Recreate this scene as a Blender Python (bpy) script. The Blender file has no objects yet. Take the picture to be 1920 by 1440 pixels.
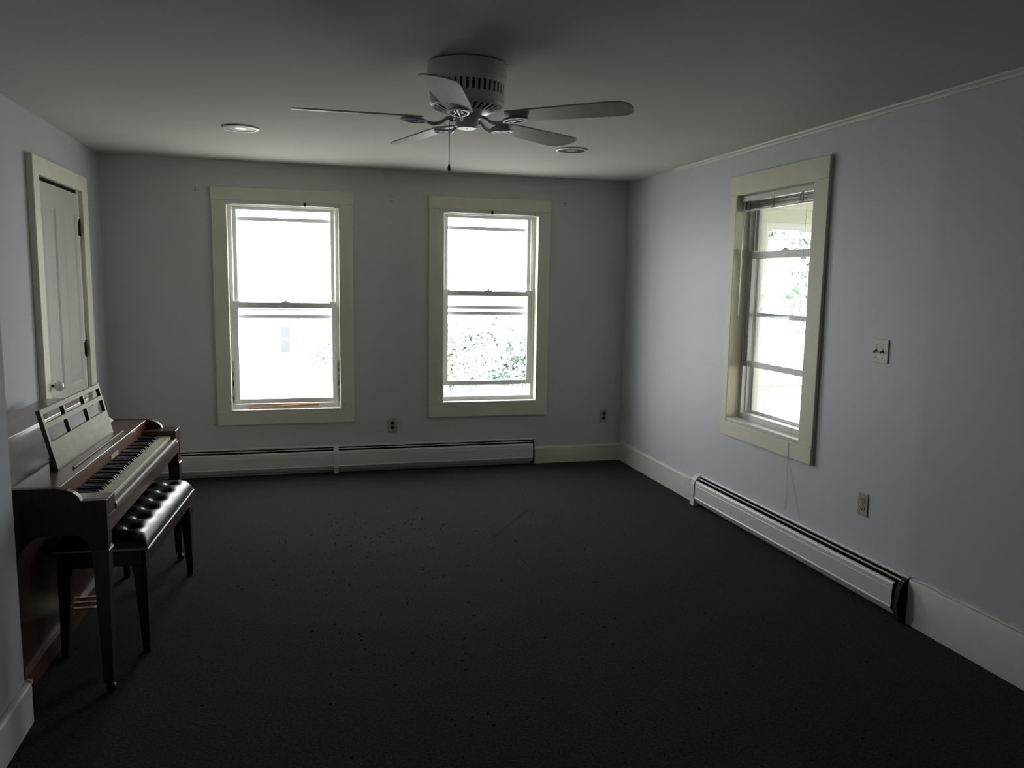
import bpy, bmesh, math, random
from mathutils import Vector, Matrix
random.seed(7)
PI = math.pi
SC = bpy.context.scene
COL = SC.collection

# ------------------------------------------------------------------ room
D = 6.4266      # back wall (Y)
R = 2.7202      # right wall (X)
L = -1.3898     # left wall, far part (X)
LN = -0.945     # left wall, near part (X)
YC = 2.93       # where the left wall steps out
YF = -1.9       # wall behind the viewpoint
H = 2.4
WT = 0.17       # wall thickness

# ------------------------------------------------------------------ materials
def mat(name, col, rough=0.6, spec=0.5, metal=0.0, coat=0.0, coat_r=0.1, noise=None, bump=None, sheen=0.0, emit=None):
    m = bpy.data.materials.new(name); m.use_nodes = True
    nt = m.node_tree; b = nt.nodes['Principled BSDF']
    b.inputs['Base Color'].default_value = (*col, 1)
    b.inputs['Roughness'].default_value = rough
    b.inputs['Specular IOR Level'].default_value = spec
    b.inputs['Metallic'].default_value = metal
    b.inputs['Coat Weight'].default_value = coat
    b.inputs['Coat Roughness'].default_value = coat_r
    b.inputs['Sheen Weight'].default_value = sheen
    tc = nt.nodes.new('ShaderNodeTexCoord')
    if noise:
        scale, amount, stretch = noise
        mp = nt.nodes.new('ShaderNodeMapping'); mp.inputs['Scale'].default_value = stretch
        n = nt.nodes.new('ShaderNodeTexNoise'); n.inputs['Scale'].default_value = scale
        n.inputs['Detail'].default_value = 6
        mx = nt.nodes.new('ShaderNodeMixRGB')
        rp = nt.nodes.new('ShaderNodeValToRGB')
        rp.color_ramp.elements[0].position = 0.35; rp.color_ramp.elements[1].position = 0.65
        nt.links.new(tc.outputs['Object'], mp.inputs['Vector'])
        nt.links.new(mp.outputs['Vector'], n.inputs['Vector'])
        nt.links.new(n.outputs['Fac'], rp.inputs['Fac'])
        nt.links.new(rp.outputs['Color'], mx.inputs['Fac'])
        mx.inputs[1].default_value = (*[c * (1 - amount) for c in col], 1)
        mx.inputs[2].default_value = (*[min(1, c * (1 + amount)) for c in col], 1)
        nt.links.new(mx.outputs['Color'], b.inputs['Base Color'])
    if bump:
        scale, strength, dist = bump
        n2 = nt.nodes.new('ShaderNodeTexNoise'); n2.inputs['Scale'].default_value = scale
        n2.inputs['Detail'].default_value = 4
        bp = nt.nodes.new('ShaderNodeBump'); bp.inputs['Strength'].default_value = strength
        bp.inputs['Distance'].default_value = dist
        nt.links.new(tc.outputs['Object'], n2.inputs['Vector'])
        nt.links.new(n2.outputs['Fac'], bp.inputs['Height'])
        nt.links.new(bp.outputs['Normal'], b.inputs['Normal'])
    if emit:
        b.inputs['Emission Color'].default_value = (*emit[0], 1); b.inputs['Emission Strength'].default_value = emit[1]
    return m

M = {}
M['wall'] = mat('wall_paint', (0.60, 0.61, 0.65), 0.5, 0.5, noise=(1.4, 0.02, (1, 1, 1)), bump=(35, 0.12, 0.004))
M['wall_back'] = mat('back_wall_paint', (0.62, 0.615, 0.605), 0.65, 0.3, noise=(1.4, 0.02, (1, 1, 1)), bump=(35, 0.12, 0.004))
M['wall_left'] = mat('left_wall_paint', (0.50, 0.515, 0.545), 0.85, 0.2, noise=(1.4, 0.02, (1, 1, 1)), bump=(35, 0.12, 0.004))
M['ceiling'] = mat('ceiling_paint', (0.60, 0.595, 0.565), 0.9, 0.1, noise=(0.9, 0.03, (1, 1, 1)), bump=(18, 0.1, 0.004))
M['cream'] = mat('cream_trim_paint', (0.74, 0.725, 0.58), 0.5, 0.35, noise=(6, 0.03, (1, 1, 1)), bump=(25, 0.06, 0.003))
M['white_trim'] = mat('white_trim_paint', (0.64, 0.63, 0.60), 0.45, 0.4, noise=(7, 0.03, (1, 1, 1)), bump=(20, 0.08, 0.003))
M['door'] = mat('door_paint', (0.52, 0.51, 0.455), 0.6, 0.3, noise=(5, 0.02, (1, 1, .3)), bump=(30, 0.05, 0.002))
M['vinyl'] = mat('white_vinyl', (0.68, 0.68, 0.66), 0.4, 0.4)
M['alum'] = mat('aluminium', (0.55, 0.56, 0.60), 0.4, 0.5, metal=0.5)
M['storm'] = mat('white_storm_sash', (0.85, 0.86, 0.88), 0.5, 0.4)
M['white_metal'] = mat('white_enamel', (0.66, 0.65, 0.62), 0.35, 0.5, bump=(12, 0.05, 0.002))
M['fan_white'] = mat('fan_enamel', (0.80, 0.78, 0.74), 0.3, 0.5)
M['fan_blade'] = mat('fan_blade_white', (0.50, 0.49, 0.45), 0.45, 0.4, noise=(6, 0.05, (1, 8, 1)))
M['white_bright'] = mat('white_plastic', (0.85, 0.86, 0.86), 0.35, 0.5)
M['dark'] = mat('dark_void', (0.008, 0.007, 0.007), 0.9, 0.1)
M['rust'] = mat('rough_dark_bracket', (0.022, 0.014, 0.011), 0.75, 0.3, noise=(40, 0.6, (1, 1, 1)), bump=(60, 0.6, 0.004))
M['iron'] = mat('black_iron', (0.012, 0.010, 0.014), 0.4, 0.5, metal=0.4)
M['porcelain'] = mat('porcelain', (0.75, 0.75, 0.72), 0.12, 0.6, coat=0.6, coat_r=0.05)
M['wood'] = mat('walnut_veneer', (0.105, 0.043, 0.026), 0.33, 0.5, coat=0.35, coat_r=0.18, noise=(5, 0.35, (14, 1.2, 14)), bump=(60, 0.03, 0.001))
M['wood_side'] = mat('shaded_walnut_side', (0.042, 0.019, 0.013), 0.4, 0.4, noise=(5, 0.3, (14, 14, 1.2)))  # walnut darkened so side and lower panels carry their shade in the colour
M['wood_red'] = mat('red_walnut_veneer', (0.20, 0.062, 0.026), 0.35, 0.5, coat=0.3, coat_r=0.2, noise=(6, 0.3, (14, 1.0, 14)))
M['wood_top'] = mat('lighter_walnut_top', (0.17, 0.085, 0.058), 0.30, 0.5, coat=0.5, coat_r=0.2, noise=(4, 0.25, (10, 1.0, 10)))  # lid and shelf wood, a lighter tone than the case
M['wood_gloss'] = mat('walnut_bluish_sheen', (0.16, 0.14, 0.175), 0.36, 1.0, coat=1.0, coat_r=0.34, noise=(4, 0.35, (3, 1.2, 3)), bump=(7, 0.35, 0.004))  # bluish reflected sheen painted into the walnut base colour
M['wood_dark'] = mat('dark_walnut_legs', (0.035, 0.018, 0.014), 0.35, 0.5, coat=0.25, coat_r=0.2, noise=(6, 0.3, (10, 10, 1)))
M['desk_face'] = mat('desk_face_painted_sheen', (0.32, 0.29, 0.15), 0.5, 0.25, coat=0.0, coat_r=0.35, noise=(5, 0.12, (6, 1.5, 6)))  # window reflection held as a pale colour in the desk face
M['ivory'] = mat('ivory_keys', (0.88, 0.86, 0.66), 0.5, 0.5)
M['ebony'] = mat('black_keys', (0.008, 0.008, 0.009), 0.5, 0.3)
M['silver_strip'] = mat('pale_edge', (0.24, 0.19, 0.17), 0.5, 0.3, coat=0.0)  # pale tone for key slip, music ledge and leg shoulder slivers
M['plate'] = mat('cream_nameplate', (0.80, 0.75, 0.58), 0.4, 0.4, noise=(120, .25, (1, 1, 1)))
M['brass'] = mat('tarnished_brass', (0.38, 0.30, 0.18), 0.35, 0.5, metal=0.9)
M['piping'] = mat('pale_piping', (0.55, 0.55, 0.58), 0.35, 0.5)
M['beige'] = mat('beige_plastic', (0.42, 0.41, 0.31), 0.4, 0.4)
M['brown'] = mat('brown_plastic', (0.035, 0.022, 0.014), 0.35, 0.5)
M['old_plate'] = mat('aged_white_plate', (0.62, 0.60, 0.54), 0.4, 0.4, noise=(60, .15, (1, 1, 1)))
M['raw_wood'] = mat('raw_pine_stick', (0.42, 0.21, 0.09), 0.6, 0.3, noise=(20, 0.25, (1, 8, 8)))
M['slat'] = mat('blind_slat_metal', (0.20, 0.175, 0.16), 0.35, 0.5, metal=0.15)
M['chain'] = mat('dark_chain', (0.03, 0.028, 0.025), 0.4, 0.5, metal=0.6)
M['cord'] = mat('grey_cord', (0.40, 0.40, 0.42), 0.7, 0.2)
M['clear_rod'] = mat('clear_wand', (0.62, 0.64, 0.60), 0.15, 0.6)
M['peel'] = mat('peeling_weatherstrip', (0.25, 0.25, 0.22), 0.8, 0.2, noise=(90, 0.95, (1, 1, .3)))
M['siding'] = mat('white_siding', (0.80, 0.80, 0.80), 0.6, 0.2)
M['far_glass'] = mat('far_window_glass', (0.10, 0.105, 0.12), 0.2, 0.5)
M['roof'] = mat('far_roof', (0.6, 0.6, 0.62), 0.9, 0.1)
M['porch_cream'] = mat('porch_cream_paint', (0.58, 0.575, 0.48), 0.6, 0.3)
M['porch_floor'] = mat('porch_boards', (0.28, 0.27, 0.25), 0.6, 0.3, noise=(6, .1, (10, 1, 1)))
M['lawn'] = mat('lawn_grass', (0.62, 0.63, 0.57), 0.9, 0.1, noise=(3, 0.25, (1, 1, 1)), bump=(30, 0.5, 0.03))
M['leaf'] = mat('pale_leaves', (0.46, 0.56, 0.48), 0.6, 0.3, noise=(3, 0.35, (1, 1, 1)))
M['leaf_b'] = mat('blue_green_leaves', (0.44, 0.53, 0.48), 0.6, 0.3, noise=(3, 0.35, (1, 1, 1)))
M['bark'] = mat('bark', (0.34, 0.32, 0.31), 0.9, 0.1, noise=(20, 0.3, (1, 1, .2)))
M['crumb'] = mat('dark_crumb', (0.004, 0.004, 0.004), 0.9, 0.1)

def leather():
    m = mat('black_leather', (0.012, 0.012, 0.014), 0.34, 0.5, coat=0.2, coat_r=0.3, bump=(220, 0.12, 0.001))
    return m
M['leather'] = leather()

def carpet():
    m = bpy.data.materials.new('dark_carpet'); m.use_nodes = True
    nt = m.node_tree; b = nt.nodes['Principled BSDF']
    b.inputs['Roughness'].default_value = 1.0; b.inputs['Specular IOR Level'].default_value = 0.05
    b.inputs['Sheen Weight'].default_value = 0.05; b.inputs['Sheen Roughness'].default_value = 0.6
    tc = nt.nodes.new('ShaderNodeTexCoord')
    n = nt.nodes.new('ShaderNodeTexNoise'); n.inputs['Scale'].default_value = 95; n.inputs['Detail'].default_value = 5; n.inputs['Roughness'].default_value = 0.75
    rp = nt.nodes.new('ShaderNodeValToRGB')
    rp.color_ramp.elements[0].position = 0.38; rp.color_ramp.elements[0].color = (0.008, 0.0065, 0.0072, 1)
    rp.color_ramp.elements[1].position = 0.66; rp.color_ramp.elements[1].color = (0.049, 0.040, 0.042, 1)
    n3 = nt.nodes.new('ShaderNodeTexNoise'); n3.inputs['Scale'].default_value = 1.3; n3.inputs['Detail'].default_value = 3
    mul = nt.nodes.new('ShaderNodeMixRGB'); mul.blend_type = 'MULTIPLY'; mul.inputs['Fac'].default_value = 1
    rp3 = nt.nodes.new('ShaderNodeValToRGB')
    rp3.color_ramp.elements[0].color = (0.8, 0.8, 0.8, 1); rp3.color_ramp.elements[1].color = (1.1, 1.1, 1.1, 1)
    bp = nt.nodes.new('ShaderNodeBump'); bp.inputs['Strength'].default_value = 0.7; bp.inputs['Distance'].default_value = 0.006
    lk = nt.links.new
    lk(tc.outputs['Object'], n.inputs['Vector']); lk(tc.outputs['Object'], n3.inputs['Vector'])
    lk(n.outputs['Fac'], rp.inputs['Fac']); lk(n3.outputs['Fac'], rp3.inputs['Fac'])
    lk(rp.outputs['Color'], mul.inputs[1]); lk(rp3.outputs['Color'], mul.inputs[2])
    # a drag mark pressed into the pile
    def line(ax, ay, bx, by, wid):
        sx = nt.nodes.new('ShaderNodeSeparateXYZ'); lk(tc.outputs['Object'], sx.inputs[0])
        dx, dy = bx - ax, by - ay; ln = math.hypot(dx, dy); dx /= ln; dy /= ln
        def M_(op, a, b_=None):
            q = nt.nodes.new('ShaderNodeMath'); q.operation = op
            for i, v in enumerate((a, b_)):
                if v is None: continue
                if isinstance(v, (int, float)): q.inputs[i].default_value = v
                else: lk(v, q.inputs[i])
            return q.outputs[0]
        X = M_('SUBTRACT', sx.outputs[0], ax); Y = M_('SUBTRACT', sx.outputs[1], ay)
        t = M_('ADD', M_('MULTIPLY', X, dx), M_('MULTIPLY', Y, dy))
        s = M_('ABSOLUTE', M_('ADD', M_('MULTIPLY', X, -dy), M_('MULTIPLY', Y, dx)))
        ins = M_('MULTIPLY', M_('GREATER_THAN', t, 0.0), M_('LESS_THAN', t, ln))
        return M_('MULTIPLY', ins, M_('LESS_THAN', s, wid))
    f = line(1.11, 4.54, 1.485, 5.075, 0.012)
    dk = nt.nodes.new('ShaderNodeMixRGB'); lk(f, dk.inputs['Fac']); lk(mul.outputs['Color'], dk.inputs[1])
    dk.inputs[2].default_value = (0.014, 0.011, 0.012, 1)
    lk(dk.outputs['Color'], b.inputs['Base Color'])
    lk(n.outputs['Fac'], bp.inputs['Height']); lk(bp.outputs['Normal'], b.inputs['Normal'])
    return m
M['carpet'] = carpet()

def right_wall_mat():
    # base colour is slightly darker and greyer nearer than y = 2.96
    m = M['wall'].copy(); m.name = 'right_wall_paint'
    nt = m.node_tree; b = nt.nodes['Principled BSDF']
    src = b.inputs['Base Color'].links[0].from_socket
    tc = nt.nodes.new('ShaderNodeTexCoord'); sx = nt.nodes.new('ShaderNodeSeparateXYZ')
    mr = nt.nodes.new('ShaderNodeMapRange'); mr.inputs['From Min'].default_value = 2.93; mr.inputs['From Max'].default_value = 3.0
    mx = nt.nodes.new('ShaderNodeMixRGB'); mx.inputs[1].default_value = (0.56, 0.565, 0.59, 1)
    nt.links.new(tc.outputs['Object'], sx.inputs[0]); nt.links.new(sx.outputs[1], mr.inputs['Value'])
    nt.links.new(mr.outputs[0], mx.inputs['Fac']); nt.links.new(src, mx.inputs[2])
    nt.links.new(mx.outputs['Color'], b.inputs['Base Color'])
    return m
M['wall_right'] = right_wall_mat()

def glass():
    m = bpy.data.materials.new('window_glass'); m.use_nodes = True
    nt = m.node_tree
    for n in list(nt.nodes):
        if n.type != 'OUTPUT_MATERIAL': nt.nodes.remove(n)
    out = [n for n in nt.nodes if n.type == 'OUTPUT_MATERIAL'][0]
    tr = nt.nodes.new('ShaderNodeBsdfTransparent'); tr.inputs[0].default_value = (0.965, 0.975, 0.97, 1)
    gl = nt.nodes.new('ShaderNodeBsdfGlossy'); gl.inputs['Roughness'].default_value = 0.02
    fa = nt.nodes.new('ShaderNodeLayerWeight'); fa.inputs['Blend'].default_value = 0.5
    pw = nt.nodes.new('ShaderNodeMath'); pw.operation = 'POWER'; pw.inputs[1].default_value = 5.0
    lw = nt.nodes.new('ShaderNodeMath'); lw.operation = 'MULTIPLY_ADD'; lw.inputs[1].default_value = 0.75; lw.inputs[2].default_value = 0.06
    nt.links.new(fa.outputs['Facing'], pw.inputs[0]); nt.links.new(pw.outputs[0], lw.inputs[0])
    mx = nt.nodes.new('ShaderNodeMixShader')
    nt.links.new(lw.outputs[0], mx.inputs[0]); nt.links.new(tr.outputs[0], mx.inputs[1]); nt.links.new(gl.outputs[0], mx.inputs[2])
    nt.links.new(mx.outputs[0], out.inputs[0])
    return m
M['glass'] = glass()

# ------------------------------------------------------------------ mesh builder
class MB:
    def __init__(s): s.v = []; s.f = []; s.mi = []; s.cur = 0; s.sm = []
    def add(s, vs, fs, smooth=False):
        o = len(s.v); s.v += [tuple(v) for v in vs]
        for f in fs: s.f.append([o + i for i in f]); s.mi.append(s.cur); s.sm.append(smooth)
        return s
    def box(s, x0, x1, y0, y1, z0, z1):
        if x0 > x1: x0, x1 = x1, x0
        if y0 > y1: y0, y1 = y1, y0
        if z0 > z1: z0, z1 = z1, z0
        vs = [(x, y, z) for x in (x0, x1) for y in (y0, y1) for z in (z0, z1)]
        return s.add(vs, [(0, 1, 3, 2), (4, 6, 7, 5), (0, 4, 5, 1), (2, 3, 7, 6), (0, 2, 6, 4), (1, 5, 7, 3)])
    def sheet(s, x0, x1, y, z0, z1):
        return s.add([(x0, y, z0), (x1, y, z0), (x1, y, z1), (x0, y, z1)], [(0, 1, 2, 3)])
    def prism(s, pts, axis, a0, a1):
        """extrude a closed 2D polygon along axis; pts are the two other coordinates in order"""
        def P(p, a):
            if axis == 'x': return (a, p[0], p[1])
            if axis == 'y': return (p[0], a, p[1])
            return (p[0], p[1], a)
        n = len(pts)
        vs = [P(p, a0) for p in pts] + [P(p, a1) for p in pts]
        fs = [tuple(range(n)), tuple(range(2 * n - 1, n - 1, -1))]
        fs += [(i, (i + 1) % n, n + (i + 1) % n, n + i) for i in range(n)]
        return s.add(vs, fs)
    def hexa(s, b, t):
        """bottom quad b and top quad t (4 points each)"""
        return s.add(list(b) + list(t), [(3, 2, 1, 0), (4, 5, 6, 7), (0, 1, 5, 4), (1, 2, 6, 5), (2, 3, 7, 6), (3, 0, 4, 7)])
    def lathe(s, prof, n=32, c=(0, 0, 0), axis='z', cap=True):
        vs = []; fs = []
        for (r, h) in prof:
            for k in range(n):
                a = 2 * PI * k / n
                p = (r * math.cos(a), r * math.sin(a), h)
                if axis == 'x': p = (h, p[0], p[1])
                if axis == 'y': p = (p[0], h, p[1])
                vs.append((c[0] + p[0], c[1] + p[1], c[2] + p[2]))
        m = len(prof)
        for i in range(m - 1):
            for k in range(n):
                fs.append((i * n + k, i * n + (k + 1) % n, (i + 1) * n + (k + 1) % n, (i + 1) * n + k))
        if cap:
            fs.append(tuple(range(n - 1, -1, -1))); fs.append(tuple((m - 1) * n + k for k in range(n)))
        return s.add(vs, fs, True)
    def tube(s, pts, r, n=8):
        vs = []; fs = []
        pts = [Vector(p) for p in pts]
        rs = r if isinstance(r, (list, tuple)) else [r] * len(pts)
        up = None
        for i, p in enumerate(pts):
            t = (pts[min(i + 1, len(pts) - 1)] - pts[max(i - 1, 0)]).normalized()
            if up is None:
                up = Vector((0, 0, 1)) if abs(t.z) < 0.9 else Vector((1, 0, 0))
            u = t.cross(up).normalized(); w = u.cross(t).normalized(); up = w
            for k in range(n):
                a = 2 * PI * k / n
                vs.append(p + (u * math.cos(a) + w * math.sin(a)) * rs[i])
        for i in range(len(pts) - 1):
            for k in range(n):
                fs.append((i * n + k, i * n + (k + 1) % n, (i + 1) * n + (k + 1) % n, (i + 1) * n + k))
        fs.append(tuple(range(n - 1, -1, -1))); fs.append(tuple((len(pts) - 1) * n + k for k in range(n)))
        return s.add(vs, fs, True)
    def build(s, name, m, parent=None, bevel=0.0, seg=2, smooth=False, loc=None, rot=None):
        me = bpy.data.meshes.new(name); me.from_pydata(s.v, [], s.f)
        ms = m if isinstance(m, (list, tuple)) else [m]
        for q in ms: me.materials.append(q)
        for i, p in enumerate(me.polygons):
            p.material_index = s.mi[i]; p.use_smooth = s.sm[i] or smooth
        bm = bmesh.new(); bm.from_mesh(me); bmesh.ops.recalc_face_normals(bm, faces=bm.faces); bm.to_mesh(me); bm.free()
        me.update()
        o = bpy.data.objects.new(name, me); COL.objects.link(o)
        if parent is not None: o.parent = parent
        if loc: o.location = loc
        if rot: o.rotation_euler = rot
        if bevel > 0:
            md = o.modifiers.new('bevel', 'BEVEL'); md.width = bevel; md.segments = seg
            md.limit_method = 'ANGLE'; md.angle_limit = math.radians(35)
        if any(s.sm) or smooth:
            try:
                md = None
                for p in me.polygons: pass
                me.set_sharp_from_angle(angle=math.radians(40))
            except Exception: pass
        return o

def tag(o, label=None, cat=None, group=None, kind=None):
    if label: o['label'] = label
    if cat: o['category'] = cat
    if group: o['group'] = group
    if kind: o['kind'] = kind
    return o
def struct(o): o['kind'] = 'structure'; return o
def thing(name, label, cat, loc=(0, 0, 0), rz=0, group=None, kind=None):
    o = bpy.data.objects.new(name, None); COL.objects.link(o)
    o.location = loc; o.rotation_euler = (0, 0, rz); o.empty_display_size = 0.1
    return tag(o, label, cat, group, kind)
def children(o): return [c for c in bpy.data.objects if c.parent == o]
def copy_tree(o, parent=None):
    kids = children(o)
    c = o.copy(); COL.objects.link(c)
    if parent is not None: c.parent = parent
    for k in kids: copy_tree(k, c)
    return c

# ------------------------------------------------------------------ room shell
# openings in wall coordinates: (u0, u1, z0, z1)
WA = (-0.532, 0.304, 0.503, 2.125)
WB = (1.118, 1.927, 0.530, 2.122)
WC = (3.828, 4.628, 0.665, 2.122)
def wall_with_holes(mb, plane, p0, p1, u0, u1, z0, z1, holes):
    holes = sorted(holes)
    def bx(a, b, c, d):
        if b - a < 1e-6 or d - c < 1e-6: return
        if plane == 'y': mb.box(a, b, p0, p1, c, d)
        else: mb.box(p0, p1, a, b, c, d)
    u = u0
    for (a, b, c, d) in holes:
        bx(u, a, z0, z1); bx(a, b, z0, c); bx(a, b, d, z1); u = b
    bx(u, u1, z0, z1)

mb = MB(); wall_with_holes(mb, 'y', D, D + WT, L - WT, R + WT, -0.02, H + 0.06, [WA, WB])
struct(mb.build('wall_back', M['wall_back']))
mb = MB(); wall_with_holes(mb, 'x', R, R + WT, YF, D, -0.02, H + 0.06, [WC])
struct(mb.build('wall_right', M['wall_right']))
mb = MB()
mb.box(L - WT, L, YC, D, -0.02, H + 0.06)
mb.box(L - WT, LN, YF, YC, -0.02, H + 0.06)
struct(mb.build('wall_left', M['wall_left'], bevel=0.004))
struct(MB().box(L - WT, R + WT, YF - WT, YF, -0.02, H + 0.06).build('wall_front', M['wall']))
struct(MB().box(L - WT, R + WT, YF - WT, D + WT, -0.12, 0.0).build('floor', M['carpet']))
# ceiling: the far left corner sits a little higher, as in an old house
mb = MB()
c0, c1, c2, c3 = (L - WT, D + .01, H + .018), (R + WT, D + .01, H), (R + WT, YF - WT, H), (L - WT, YF - WT, H + .008)
mb.hexa([c3, c2, c1, c0], [(p[0], p[1], p[2] + 0.15) for p in (c3, c2, c1, c0)])
struct(mb.build('ceiling', M['ceiling']))

# ------------------------------------------------------------------ baseboards and trim
def board_profile(h, t):
    return [(0, 0.0), (t, 0.0), (t, h - 0.012), (t * 0.75, h - 0.004), (t * 0.3, h), (0, h)]
mb = MB(); mb.prism([(D - a, z) for a, z in board_profile(0.145, 0.02)], 'x', 1.915, R - 0.001)
struct(mb.build('baseboard_back', M['cream']))
mb = MB(); mb.prism([(R - a, z) for a, z in board_profile(0.165, 0.02)], 'y', 4.99, D - 0.02)
struct(mb.build('baseboard_right', M['white_trim']))
mb = MB(); mb.prism([(R - a, z) for a, z in board_profile(0.215, 0.02)], 'y', YF, 2.93)
# lumpy caulk bead along the top of the near board
rr = random.Random(3)
pts = []; y = YF + .02
while y < 2.92:
    pts.append((R - 0.004 - rr.random() * 0.003, y, 0.216 + rr.random() * 0.006)); y += 0.03
mb.tube(pts, [0.005 + rr.random() * 0.006 for _ in pts], 6)
struct(mb.build('baseboard_right_near', M['white_trim']))
mb = MB(); mb.prism([(LN + a, z) for a, z in board_profile(0.15, 0.021)], 'y', YF, YC + 0.02)
mb.prism([(YC + a, z) for a, z in board_profile(0.15, 0.02)], 'x', L, LN + 0.021)
struct(mb.build('baseboard_left', M['white_trim']))
# ceiling moulding along the right wall
mb = MB()
mb.prism([(R, H - 0.026), (R - 0.009, H - 0.026), (R - 0.012, H - 0.018), (R - 0.012, H - 0.012), (R - 0.022, H - 0.008), (R - 0.026, H), (R, H)], 'y', YF, 5.55)
struct(mb.build('trim_1', M['white_trim']))

# ------------------------------------------------------------------ door in the left wall
def make_door():
    X = L
    root = thing('door_1', None, None, (0, 0, 0), kind='structure')
    y0, y1, zt = 4.91, 5.80, 2.085
    mb = MB()
    t = 0.035
    mb.box(X, X + t, y0 - 0.10, y0, 0, 2.185)
    mb.box(X, X + t, y1, y1 + 0.13, 0, 2.185)
    mb.box(X, X + t, y0, y1, zt, 2.185)
    mb.build('door_casing', M['cream'], root, bevel=0.004)
    ly0, ly1, lz = y0 + 0.005, y1 - 0.045, 2.062
    xs = X + 0.012      # leaf front
    mb = MB()
    P = [(5.00, 5.27, 0.86, 1.94), (5.41, 5.70, 0.86, 1.94), (5.00, 5.27, 0.16, 0.72), (5.41, 5.70, 0.16, 0.72)]
    # stiles and rails around the four sunk panels
    mb.box(X + .001, xs, ly0, 5.00, 0.01, lz); mb.box(X + .001, xs, 5.70, ly1, 0.01, lz); mb.box(X + .001, xs, 5.27, 5.41, 0.01, lz)
    for (a, b) in ((5.00, 5.27), (5.41, 5.70)):
        for (c, d) in ((0.01, 0.16), (0.72, 0.86), (1.94, lz)):
            mb.box(X + .001, xs, a, b, c, d)
        for (c, d) in ((0.16, 0.72), (0.86, 1.94)):
            # sloped moulding then a raised field
            o = [(xs, a, c), (xs, b, c), (xs, b, d), (xs, a, d)]
            i = [(X + 0.003, a + .018, c + .018), (X + 0.003, b - .018, c + .018), (X + 0.003, b - .018, d - .018), (X + 0.003, a + .018, d - .018)]
            j = [(X + 0.009, a + .05, c + .06), (X + 0.009, b - .05, c + .06), (X + 0.009, b - .05, d - .06), (X + 0.009, a + .05, d - .06)]
            mb.add(o + i + j, [(0, 1, 5, 4), (1, 2, 6, 5), (2, 3, 7, 6), (3, 0, 4, 7), (4, 5, 9, 8), (5, 6, 10, 9), (6, 7, 11, 10), (7, 4, 8, 11), (8, 9, 10, 11)])
    mb.build('door_leaf', M['door'], root)
    MB().box(X + .0005, X + 0.004, y0, y1, 2.062, zt).build('top_gap', M['dark'], root)
    MB().box(X + .0005, X + 0.010, y1 - 0.045, y1, 0.0, zt).build('door_jamb', M['cream'], root)
    for z0 in (1.80, 1.02):
        mb = MB(); mb.box(X + 0.010, X + 0.016, y1 - 0.05, y1 - 0.005, z0, z0 + 0.09)
        mb.lathe([(0.006, 0), (0.006, 0.10)], 10, (X + 0.02, y1 - 0.04, z0 - 0.005))
        mb.lathe([(0.0035, 0), (0.008, 0.006), (0.0035, 0.012)], 10, (X + 0.02, y1 - 0.04, z0 + 0.095))
        mb.build('hinge', M['iron'], root)
    k = thing('knob_set', None, None, (xs, 4.935, 0.925)); k.parent = root
    mb = MB(); mb.lathe([(0.027, 0.0), (0.027, 0.003), (0.018, 0.008), (0.009, 0.010), (0.009, 0.034)], 20, (0, 0, 0), 'x')
    mb.build('rose', M['iron'], k)
    mb = MB(); mb.lathe([(0.009, 0.030), (0.020, 0.036), (0.0275, 0.047), (0.0285, 0.058), (0.024, 0.070), (0.014, 0.078), (0.001, 0.080)], 24, (0, 0, 0), 'x')
    mb.build('knob', M['porcelain'], k)
    k['label'] = 'white porcelain knob on a black iron rose'
    MB().lathe([(0.006, 0), (0.006, 0.002)], 8, (xs, 4.90, 1.245), 'x').build('keyhole', M['iron'], root)
    return root
make_door()

# ------------------------------------------------------------------ windows
def frame_boxes(mb, x0, x1, y0, y1, z0, z1, s, top, bot):
    """rectangular frame with stile width s, top rail top, bottom rail bot"""
    mb.box(x0, x0 + s, y0, y1, z0, z1); mb.box(x1 - s, x1, y0, y1, z0, z1)
    mb.box(x0 + s, x1 - s, y0, y1, z1 - top, z1); mb.box(x0 + s, x1 - s, y0, y1, z0, z0 + bot)

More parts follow.
